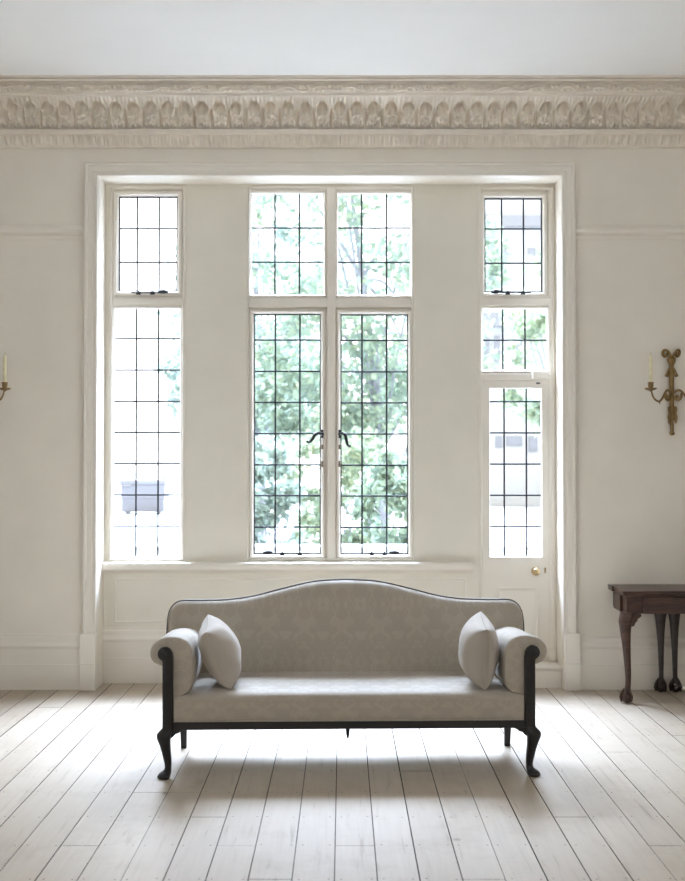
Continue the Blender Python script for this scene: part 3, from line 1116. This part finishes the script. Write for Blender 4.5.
def cushion(name, S, T, T2, seed, label, loc, lean, yaw, roll, band):
    M = Euler((0, 0, radians(yaw))).to_matrix() @ Euler((0, radians(lean), 0)).to_matrix() @ Euler((radians(roll), 0, 0)).to_matrix()
    top, bot = pillow(S, T, seed, T2)
    r = root(name, loc)
    ORG[r.name] = Vector((0, 0, 0))
    tag(r, label, 'cushion', 'linen cushions on the sofa')
    m = MB()
    n = len(top) - 1
    tr = lambda p: M @ p
    for G in (top, bot):
        vs = [tr(p) for row in G for p in row]
        fs = []
        for i in range(n):
            for j in range(n):
                fs.append((i * (n + 1) + j, (i + 1) * (n + 1) + j, (i + 1) * (n + 1) + j + 1, i * (n + 1) + j + 1))
        m.add(vs, fs)
    zmin = min(p.z for p in m.v)
    for p in m.v:
        p.z -= zmin
    c = m.build('cover', M_CUSH, r, smooth=80)
    import bmesh
    bm = bmesh.new(); bm.from_mesh(c.data)
    bmesh.ops.remove_doubles(bm, verts=bm.verts, dist=.0004)
    bmesh.ops.recalc_face_normals(bm, faces=bm.faces)
    bm.to_mesh(c.data); bm.free()
    for p in c.data.polygons:
        p.use_smooth = True
    # seam round the edge
    ed = [top[i][0] for i in range(n)] + [top[n][j] for j in range(n)] + [top[i][n] for i in range(n, 0, -1)] + [top[0][j] for j in range(n, -1, -1)]
    m = MB()
    m.tube([tr(p) + Vector((0, 0, -zmin)) for p in ed], .0032, 6, cap=False)
    m.build('seam', M_CUSH, r, smooth=80)
    if band:
        # zip flap: a narrow placket stitched down the front edge
        m = MB()
        for off in (-.016, .016):
            pts_ = []
            for j in range(3, n - 2):
                p = (top if off > 0 else bot)[0][j].lerp((top if off > 0 else bot)[1][j], .85)
                pts_.append(tr(p + Vector((0, -.002, 0))) + Vector((0, 0, -zmin)))
            m.tube(pts_, .0022, 6)
        m.build('zip_seam', M_CUSH, r, smooth=80)
    return r


cushion('scatter_cushion', .162, .106, .094, 2.0, 'plain linen cushion leaning on the left arm of the sofa', (-.644, 5.925, .4315), -23, 1, 9, False)
cushion('scatter_cushion', .158, .082, .128, 5.0, 'plain linen cushion with a zip seam standing against the right arm of the sofa', (.733, 5.925, .4285), 1, -1, 9, True)


# ------------------------------------------------------------------ side table (folding card table)
TB = root('card_table', (pX(671, 7.7, 690), 7.70, 0))
tag(TB, 'dark mahogany card table on claw-footed cabriole legs below the brass sconce', 'table')
tx0 = pX(607.6, 7.905, 583)
tx1 = 2 * TB.location.x - tx0
ty0, ty1 = 7.47, 7.905
ZTT = .738
eo = .016       # corner blocks stand proud


def table_outline(o, ex=0.0):
    cw = .135
    return [(tx0 - ex, ty1 + min(ex, 0)), (tx0 - ex, ty1 - .12), (tx0 + o, ty1 - .12), (tx0 + o, ty0 + cw), (tx0 - ex, ty0 + cw), (tx0 - ex, ty0 - ex), (tx0 + cw, ty0 - ex), (tx0 + cw, ty0 + o),
            (tx1 - cw, ty0 + o), (tx1 - cw, ty0 - ex), (tx1 + ex, ty0 - ex), (tx1 + ex, ty0 + cw), (tx1 - o, ty0 + cw), (tx1 - o, ty1 - .12), (tx1 + ex, ty1 - .12), (tx1 + ex, ty1 + min(ex, 0))]


def slab(mb, o, ex, z0, z1):
    ol = table_outline(o, ex)
    mb.loft([[Vector((x, y, z)) for x, y in ol] for z in (z0, z1)])


m = MB(); slab(m, .014, 0, ZTT - .016, ZTT); m.build('upper_leaf', M_MAHOG, TB, bevel=.003)
m = MB(); slab(m, .016, -.002, ZTT - .034, ZTT - .0175); m.build('lower_leaf', M_MAHOG, TB, bevel=.003)
za0, za1 = pZ(613.5, ty0 + .03), ZTT - .034
m = MB(); slab(m, .012, -.030, za0, za1); m.build('apron', M_MAHOG, TB, bevel=.002)
m = MB()
ol = table_outline(.012, -.024)
m.loft([[Vector((x, y, z)) for x, y in ol] for z in (za1 - .012, za1 + .001)])
m.build('apron_moulding', M_MAHOG, TB, bevel=.003)


def cab_leg(x, y, sx, sy, H, lean=1.0, wk=.047, ears=True, m_=M_MAHOG, skew=0.0):
    """cabriole leg with ball-and-claw foot; knee swells towards (sx, sy)"""
    prof = [(H + .01, 0, wk), (H - .015, .004, wk), (H - .05, .016, wk * .94), (H - .10, .018, wk * .78), (H - .18, .012, wk * .62), (H - .28, .004, wk * .50), (H - .38, -.003, wk * .43), (.13, -.004, wk * .38), (.10, .0, wk * .40), (.085, .004, wk * .52)]
    cv = spline(prof, 4)
    loops = []
    for q in cv:
        z, c, w_ = q
        f = 1 - z / H
        loops.append(superloop(x + sx * c * lean + skew * f, y + sy * c * lean, z, w_, w_, 14, 2.6))
    mb = MB(); mb.loft(loops)
    lg = mb.build('leg', m_, TB, smooth=50)
    fx, fy = x + sx * .010 * lean + skew * .9, y + sy * .010 * lean
    ft = MB()
    ft.ball((fx, fy, .036), .031, .031, .036, 16, 10)
    for k in range(5):
        a = 2 * pi * k / 5 + .5
        pp = [(fx + cos(a) * .012, fy + sin(a) * .012, .092), (fx + cos(a) * .030, fy + sin(a) * .030, .064), (fx + cos(a) * .036, fy + sin(a) * .036, .034), (fx + cos(a) * .031, fy + sin(a) * .031, .009)]
        ft.tube(spline(pp, 4), [.010] * 5 + [.011] * 4 + [.008] * 3 + [.004], 8)
    ft.build('claw_foot', m_, lg, smooth=60)
    if ears:
        er = MB()
        for (ax, sg) in (('x', -sx), ('y', -sy)):
            pol = [(-.02, H + .002), (.060, H + .002), (.061, H - .016), (.050, H - .026), (.040, H - .030), (.034, H - .048), (.022, H - .058), (.014, H - .08), (-.02, H - .09)]
            if ax == 'x':
                er.prism([(x + sg * (a + wk * .55), b) for a, b in pol], y - wk * .6, y - wk * .6 + .05, 0, .004) if sy < 0 else er.prism([(x + sg * (a + wk * .55), b) for a, b in pol], y - .01, y + .02, 0, .004)
            else:
                er.loft([[Vector((x + q, y + sg * (a + wk * .4), b)) for a, b in pol] for q in (-.02, .02)])
        er.build('knee_bracket', m_, lg, smooth=40)
    return lg


lx = tx0 + .036
cab_leg(lx, ty0 + .036, -1, -1, za0)
cab_leg(2 * TB.location.x - lx, ty0 + .036, 1, -1, za0)
bx = TB.location.x + .014
cab_leg(bx - .040, ty1 - .060, -.3, -.1, za0, .6, .042, False, M_MAHOGD, .0)
cab_leg(bx + .048, ty1 - .060, .3, -.1, za0, .6, .042, False, M_MAHOGD, .012)


# ------------------------------------------------------------------ wall sconces and candles
def sconce(cx_px):
    c = pt(cx_px, 400, YW - .02)
    X = c.x
    yb = YW - .022
    k = YW / F           # metres per pixel on the wall
    r = root('wall_sconce', (X, YW, pZ(436, YW)))

    def Q(dx, py, dy=0.0):
        return Vector((X + dx * k, yb - dy, pZ(py, YW)))
    m = MB()
    rod = spline([Q(0, 362), Q(0, 380), Q(0, 395), Q(0, 408), Q(0, 418), Q(.2, 426), Q(.2, 434)], 4)
    m.tube(rod, [.013 + .004 * (1 if i < 14 else 0) for i in range(len(rod))], 12)
    m.ball(Q(.2, 433.5), .019, .014, .014)
    m.ball(Q(0, 393), .020, .016, .022)
    m.box(X - .012, X + .012, yb, YW - .001, pZ(425, YW), pZ(358, YW))
    st = m.build('backplate', M_BRONZE, r, smooth=50)
    # ribbon bow
    for s in (-1, 1):
        m = MB()
        lp = [Q(0, 358), Q(s * 2, 354.5), Q(s * 4.6, 351), Q(s * 7.4, 350.6), Q(s * 8.4, 353.8), Q(s * 6.6, 356.4), Q(s * 4.4, 355.2), Q(s * 4.8, 353.2)]
        lp = [p + Vector((0, -.012 * sin(i), 0)) for i, p in enumerate(lp)]
        m.tube(spline(lp, 5), .0065, 8, flat=1.6)
        m.build('ribbon_loop', M_BRONZE, r, smooth=60)
        m = MB()
        tl = [Q(0, 367), Q(s * 2.4, 370), Q(s * 4.2, 374), Q(s * 5.4, 377)]
        m.tube(spline(tl, 4), [.010] * 9 + [.012, .013, .012, .008], 8, flat=.6)
        m.build('ribbon_tail', M_BRONZE, r, smooth=60)
    m = MB(); m.lathe([(.004, -.035), (.014, -.03), (.024, -.014), (.030, .004), (.032, .018), (.026, .024), (.018, .03), (.014, .036), (.004, .038)], Q(0, 361.5), 16)
    m.build('urn', M_BRONZE, r, smooth=50)
    m = MB()
    for s in (-1, 1):
        for (dx, py, py2, w_) in ((3.2, 406, 413, .012), (2.6, 410, 419, .012), (3.6, 414, 422, .011)):
            m.tube(spline([Q(0, py), Q(s * dx, py + 2, .012), Q(s * dx * .9, py2, .016), Q(s * dx * 1.2, py2 + 1, .01)], 4), [w_ * .5] * 4 + [w_] * 4 + [w_ * .8] * 4 + [w_ * .3], 8, flat=.5)
    m.build('husk_leaves', M_BRONZE, r, smooth=60)
    for s in (-1, 1):
        m = MB()
        ap = [Q(0, 394.5, .01), Q(s * 3, 391.6, .03), Q(s * 6.4, 391.0, .045), Q(s * 9.4, 394.5, .06), Q(s * 12, 398.8, .07), Q(s * 15.6, 402.2, .08), Q(s * 19.6, 400.6, .085), Q(s * 22.4, 396.6, .088), Q(s * 23.8, 391.2, .09)]
        ap = spline(ap, 6)
        m.tube(ap, [.009 - .003 * i / len(ap) for i in range(len(ap))], 10)
        sc = [Q(s * 7.6, 394, .05), Q(s * 7.6, 398.5, .04), Q(s * 5, 400.4, .03), Q(s * 3, 398.4, .02), Q(s * 4, 396, .02), Q(s * 5.6, 396.8, .02), Q(s * 5, 398, .02)]
        m.tube(spline(sc, 6), [.009] * 24 + [.007] * 12 + [.005], 8)
        m.tube([Q(s * 15.6, 402.2, .08), Q(s * 15, 405, .08)], [.006, .003], 8)
        a = m.build('arm', M_BRONZE, r, smooth=60)
        b = Q(s * 24.3, 391.0, .09)
        m = MB()
        m.lathe([(.002, -.012), (.010, -.010), (.012, -.004), (.030, .000), (.041, .009), (.043, .014), (.038, .012), (.026, .006), (.016, .007), (.015, .016), (.019, .030), (.018, .046), (.023, .051), (.022, .054), (.013, .054), (.013, .030), (.002, .029)], b, 20)
        m.build('candle_cup', M_BRONZE, a, smooth=50)
    return r, k


sr, kk = sconce(671.6)
tag(sr, 'gilt brass wall sconce with ribbon bow above the dark side table', 'wall light', 'gilt candle sconces on the window wall')
cup = Vector((sr.location.x - 24.3 * kk, YW - .022 - .09, pZ(391.0, YW)))
dxs = pX(-14.0, YW) - pX(671.6, YW)
s2 = sr.copy(); COL.objects.link(s2); s2.location.x += dxs
for ch in list(sr.children):
    c1 = ch.copy(); COL.objects.link(c1); c1.parent = s2
    for g in list(ch.children):
        c2 = g.copy(); COL.objects.link(c2); c2.parent = c1
s2['label'] = 'gilt brass sconce arm entering at the picture edge on the wall left of the windows'

cd = root('candle', (cup.x, cup.y, cup.z + .0305))
tag(cd, 'cream taper candle in the sconce above the dark side table', 'candle', 'cream candles in the wall sconces')
m = MB(); m.lathe([(.0125, 0), (.0122, .10), (.0116, .185), (.0100, .205), (.006, .214), (.001, .216)], cd.location, 18); m.build('wax', M_WAX, cd, smooth=60)
m = MB(); m.tube([cd.location + Vector((0, 0, .214)), cd.location + Vector((.001, 0, .224)), cd.location + Vector((.003, 0, .229))], .0012, 6); m.build('wick', M_WICK, cd)
c2 = cd.copy(); COL.objects.link(c2)
c2.location.x = s2.location.x + 24.3 * kk
c2['label'] = 'cream taper candle on the wall left of the windows'
for ch in list(cd.children):
    q = ch.copy(); COL.objects.link(q); q.parent = c2


# ------------------------------------------------------------------ outside
GZ = -0.16
m = MB(); m.box(-60, 60, YB + .13, 90, GZ - .2, GZ)
struct(m.build('ground', M_PAVE), 'pale paved ground outside the windows', 'ground')


def leaves(mb, rg, centre, rad, n, size, clumps, hollow=.35):
    cs = []
    for i in range(clumps):
        while True:
            p = Vector((rg.uniform(-1, 1), rg.uniform(-1, 1), rg.uniform(-1, 1)))
            if hollow < p.length < 1:
                break
        cs.append((Vector((centre[0] + p.x * rad[0], centre[1] + p.y * rad[1], centre[2] + p.z * rad[2])), rg.uniform(.32, .62) * min(rad) * .62))
    for i in range(n):
        c, r = cs[rg.randrange(len(cs))]
        d = Vector((rg.gauss(0, 1), rg.gauss(0, 1), rg.gauss(0, .7)))
        p = c + d * r * .5
        if p.z < GZ + .1:
            continue
        k = Vector(((p.x - centre[0]) / rad[0], (p.y - centre[1]) / rad[1], (p.z - centre[2]) / rad[2]))
        if k.length > 1.0:
            continue
        L = size * rg.uniform(.6, 1.3)
        a = Vector((rg.gauss(0, 1), rg.gauss(0, 1), rg.gauss(-.4, .8))).normalized()
        b = a.orthogonal().normalized()
        b = (Matrix.Rotation(rg.uniform(0, 2 * pi), 3, a) @ b)
        nrm = a.cross(b)
        w_ = L * .34
        mb.add([p, p + a * L * .45 + b * w_ + nrm * L * .08, p + a * L, p + a * L * .45 - b * w_ + nrm * L * .08], [(0, 1, 2), (0, 2, 3)])
    return cs


def tree(name, x, y, ctr, rad, n, size, clumps, mat, label, seed, trunk_r=.16, group='trees outside the windows'):
    rg = random.Random(seed)
    r = root(name, (x, y, GZ))
    tag(r, label, 'tree', group)
    m = MB(); cs = leaves(m, rg, ctr, rad, n, size, clumps)
    m.build('foliage', mat, r)
    m = MB()
    zt = ctr[2] + rad[2] * .5
    tp = spline([(x, y, GZ), (x + .08, y, GZ + 1.0), (x - .06, y + .1, (GZ + zt) / 2), (ctr[0], ctr[1], zt)], 6)
    m.tube(tp, [trunk_r * (1 - .8 * i / (len(tp) - 1)) for i in range(len(tp))], 10)
    tr = m.build('trunk', M_BARK, r, smooth=60)
    m = MB()
    for i, (c, q) in enumerate(cs):
        if i % 3 == 0:
            s = tp[6 + (i * 5) % (len(tp) - 7)]
            mid = s.lerp(c, .5) + Vector((0, 0, .25))
            m.tube(spline([s, mid, c], 5), [.04, .037, .034, .03, .027, .024, .021, .018, .015, .012, .008], 7)
    m.build('branches', M_BARK, tr, smooth=60)
    return r


tree('broadleaf_tree', .62, 19.2, (.15, 19.2, 4.4), (2.7, 2.0, 3.5), 12000, .15, 60, M_LEAF, 'leafy green tree filling the middle window, its dark trunk showing in the right casement', 11, .15)
tree('broadleaf_tree', -1.9, 25.5, (-1.9, 25.5, 5.0), (2.6, 2.0, 3.6), 7000, .19, 40, M_LEAF2, 'blue-green tree behind, at the left edge of the middle window', 12, .15)
tree('broadleaf_tree', 4.9, 25.5, (4.9, 25.5, 4.2), (1.5, 1.5, 2.2), 3000, .18, 18, M_LEAF3, 'light green tree seen beside the white house through the window above the door', 13, .12)
for i, (x, y, rx, ry, h, mt, lab) in enumerate((
        (-.92, 13.6, .56, .60, .95, M_LEAF2, 'low leafy shrub at the foot of the left middle casement'),
        (-.05, 15.4, .75, .70, 1.15, M_LEAF3, 'pale shrub behind the centre mullion of the middle window'),
        (.62, 13.6, .56, .60, .85, M_LEAF, 'low leafy shrub at the foot of the right middle casement'))):
    rg = random.Random(40 + i)
    r = root('garden_shrub', (x, y, GZ))
    tag(r, lab, 'shrub', 'shrubs below the trees')
    m = MB(); leaves(m, rg, (x, y, h + GZ + .25), (rx, ry, h), 3000, .11, 26, .15); m.build('foliage', mt, r)
    m = MB()
    for q in range(5):
        m.tube(spline([(x + .05 * q - .1, y, GZ), (x + (q - 2) * .08, y + .05, h * .6), (x + (q - 2) * .16, y, h * 1.1)], 4), [.02, .018, .016, .014, .012, .011, .010, .009, .008], 7)
    m.build('stems', M_BARK, r, smooth=60)
gw = MB(); gw.box(-9, 9, 12.2, 12.45, GZ, pZ(548.5, 12.2)); gw.box(-9, 9, 12.16, 12.49, pZ(548.5, 12.2), pZ(546, 12.2))
tag(gw.build('garden_wall', M_RENDER, bevel=.01), 'low white garden wall outside below the shrubs', 'wall', None, 'structure')

# white house across the street
HY = 46.0
hx0, hx1 = pX(452, HY), pX(640, HY)
H = root('street_house', ((hx0 + hx1) / 2, HY, GZ))
tag(H, 'white rendered house across the street behind the right window', 'house')
m = MB(); m.box(hx0, hx1, HY, HY + 8, GZ, pZ(196, HY)); m.build('wall', M_RENDER, H)
m = MB(); m.box(hx0 - .2, hx1 + .2, HY - .5, HY - .01, pZ(327.5, HY), pZ(314.5, HY)); m.build('balcony_fascia', M_GREYB, H)
m = MB(); m.box(hx0 - .2, hx1 + .2, HY - .35, HY - .01, pZ(228, HY), pZ(217, HY)); m.build('eaves_band', M_GREYB, H)
for (a, b, t, bt) in ((483.5, 490.5, 248, 260), (503.5, 513, 248, 258), (528, 536, 248, 259), (484, 489.5, 338, 358), (494, 500, 336, 366), (512, 522, 338, 366), (495, 502, 436, 448), (506, 522, 436, 446), (528, 537, 436, 452)):
    m = MB(); m.box(pX(a, HY), pX(b, HY), HY - .06, HY + .1, pZ(bt, HY), pZ(t, HY))
    wn = m.build('window', M_GREYB, H)
    m = MB(); m.box(pX(a, HY) + .06, pX(b, HY) - .06, HY - .09, HY - .05, pZ(bt, HY) + .06, pZ(t, HY) - .06)
    m.build('pane', M_DARKWIN, wn)

# lidded box outside the left window
BY = 38.0
bx0, bx1 = pX(121.5, BY), pX(164.3, BY)
bz0, bz1, bzl = GZ + .01, pZ(484.5, BY), pZ(479.5, BY)
B = root('storage_bin', ((bx0 + bx1) / 2, BY + .5, GZ))
tag(B, 'pale blue-grey lidded container standing outside the left window', 'container')
m = MB()
m.loft([[Vector((x, y, z)) for x, y in ((bx0 + i_, BY + i_), (bx1 - i_, BY + i_), (bx1 - i_, BY + 1.0 - i_), (bx0 + i_, BY + 1.0 - i_))] for z, i_ in ((bz0 + .06, .0), ((bz0 + bz1) / 2, .0), ((bz0 + bz1) / 2 + .03, -.02), (bz1, -.02))])
m.build('body', M_BINB, B, bevel=.02)
m = MB(); m.box(bx0 - .06, bx1 + .06, BY - .06, BY + 1.06, bz1, bzl); m.box(bx1 - .05, bx1 + .10, BY, BY + .1, bzl, bzl + .12); m.build('lid', M_BINL, B, bevel=.03)
m = MB(); m.tube([(bx0 + .10, BY - .09, bz1 - .03), (bx0 + .34, BY - .09, bz1 - .03)], .05, 8); m.build('handle', M_GREYB, B)
for sx in (bx0 + .2, bx1 - .2):
    m = MB(); m.lathe([(.02, 0), (.09, 0), (.1, .02), (.1, .06), (.09, .08), (.02, .08)], (sx, BY + .14, GZ + .105), 14, 0, 'Y'); m.build('wheel', M_DARKWIN, B)

# ------------------------------------------------------------------ light
# overcast sky: an even veil, with a broad bright glow where the sun stands behind the haze,
# high over the street the windows look on to
VEIL, GLOW = 1.5, 54.0
wd = bpy.data.worlds.new('hazy_sky')
SC.world = wd
wd.use_nodes = True
nt = wd.node_tree
bg = nt.nodes['Background']
tc = N(nt, 'ShaderNodeTexCoord')
sp_ = N(nt, 'ShaderNodeSeparateXYZ')
nt.links.new(tc.outputs['Generated'], sp_.inputs[0])


def step(src, a, b, inv=False):
    q = N(nt, 'ShaderNodeMapRange', interpolation_type='SMOOTHSTEP')
    nt.links.new(src, q.inputs['Value'])
    q.inputs['From Min'].default_value = a
    q.inputs['From Max'].default_value = b
    q.inputs['To Min'].default_value = 1.0 if inv else 0.0
    q.inputs['To Max'].default_value = 0.0 if inv else 1.0
    return q.outputs[0]


def mul(a, b):
    q = N(nt, 'ShaderNodeMath', operation='MULTIPLY')
    for i, v in enumerate((a, b)):
        if isinstance(v, float):
            q.inputs[i].default_value = v
        else:
            nt.links.new(v, q.inputs[i])
    return q.outputs[0]


g_ = mul(mul(step(sp_.outputs['Z'], sin(radians(29)), sin(radians(50))), step(sp_.outputs['Z'], sin(radians(55)), sin(radians(75)), True)), step(sp_.outputs['Y'], 0.15, 0.5))
gc = N(nt, 'ShaderNodeMix', data_type='RGBA', blend_type='MIX')
nt.links.new(g_, gc.inputs[0])
gc.inputs[6].default_value = (VEIL * .95, VEIL * .96, VEIL, 1)
gc.inputs[7].default_value = (GLOW * .74, GLOW * .875, GLOW * 1.13, 1)
nt.links.new(gc.outputs[2], bg.inputs[0])
bg.inputs[1].default_value = 1.0


def portal(name, x0, x1, z0, z1, y, facing):
    ld = bpy.data.lights.new(name, 'AREA')
    ld.shape = 'RECTANGLE'
    ld.size = x1 - x0
    ld.size_y = z1 - z0
    ld.cycles.is_portal = True
    o = bpy.data.objects.new(name, ld)
    o.location = ((x0 + x1) / 2, y, (z0 + z1) / 2)
    # area lights shine along local -Z
    o.rotation_euler = (radians(-90), 0, 0) if facing < 0 else (radians(90), 0, 0)
    COL.objects.link(o)
    return o


portal('sky_portal', W1[0], W1[1], Z561, Z186, YB + .13, -1)
portal('sky_portal', W2[0], W2[1], Z561, Z186, YB + .13, -1)
portal('sky_portal', W3[0], W3[1], GZ0, Z186, YB + .13, -1)
for a, b in SW:
    for x, ry in ((XL0 - .17, -90), (XR0 + .17, 90)):
        o = portal('sky_portal', 0, SZ1 - SZ0, a, b, 0, 1)
        o.location = (x, (a + b) / 2, (SZ0 + SZ1) / 2)
        o.rotation_euler = (0, radians(ry), 0)
# ------------------------------------------------------------------ camera
cd_ = bpy.data.cameras.new('camera')
cam = bpy.data.objects.new('camera', cd_)
COL.objects.link(cam)
cam.location = (0, 0, CAM_Z)
cam.rotation_euler = (radians(90) + PITCH, 0, 0)
cd_.sensor_width = 36
cd_.sensor_fit = 'AUTO'
cd_.lens = 36 * F / 881
cd_.clip_end = 300
cd_.dof.use_dof = True
cd_.dof.focus_distance = 6.6
cd_.dof.aperture_fstop = 2.8
SC.camera = cam

SC.view_settings.view_transform = 'Standard'
SC.view_settings.look = 'None'
SC.view_settings.gamma = 1
SC.view_settings.use_curve_mapping = False
SC.view_settings.exposure = 1.32
SC.cycles.max_bounces = 14
SC.cycles.diffuse_bounces = 10
SC.cycles.transparent_max_bounces = 16
SC.cycles.use_denoising = True
SC.cycles.use_adaptive_sampling = False
SC.cycles.sample_clamp_indirect = 8

# labels for parts that look unlike the rest of their thing
for o in bpy.data.objects:
    if o.parent is None:
        continue
    k = o.name.split('.')[0]
    t = {'handle': 'black iron handle', 'knob': 'brass door knob', 'back_piping': 'dark piping along the back', 'wax': 'cream wax', 'lead_cames': 'dark lead strips',
         'front_rail': 'black front rail', 'arm_post': 'black scrolled arm post', 'keyhole_plate': 'small brass keyhole plate', 'stay': 'black iron window stay'}.get(k)
    if t and not (k == 'handle' and o.parent.name.startswith('storage')):
        o['label'] = t
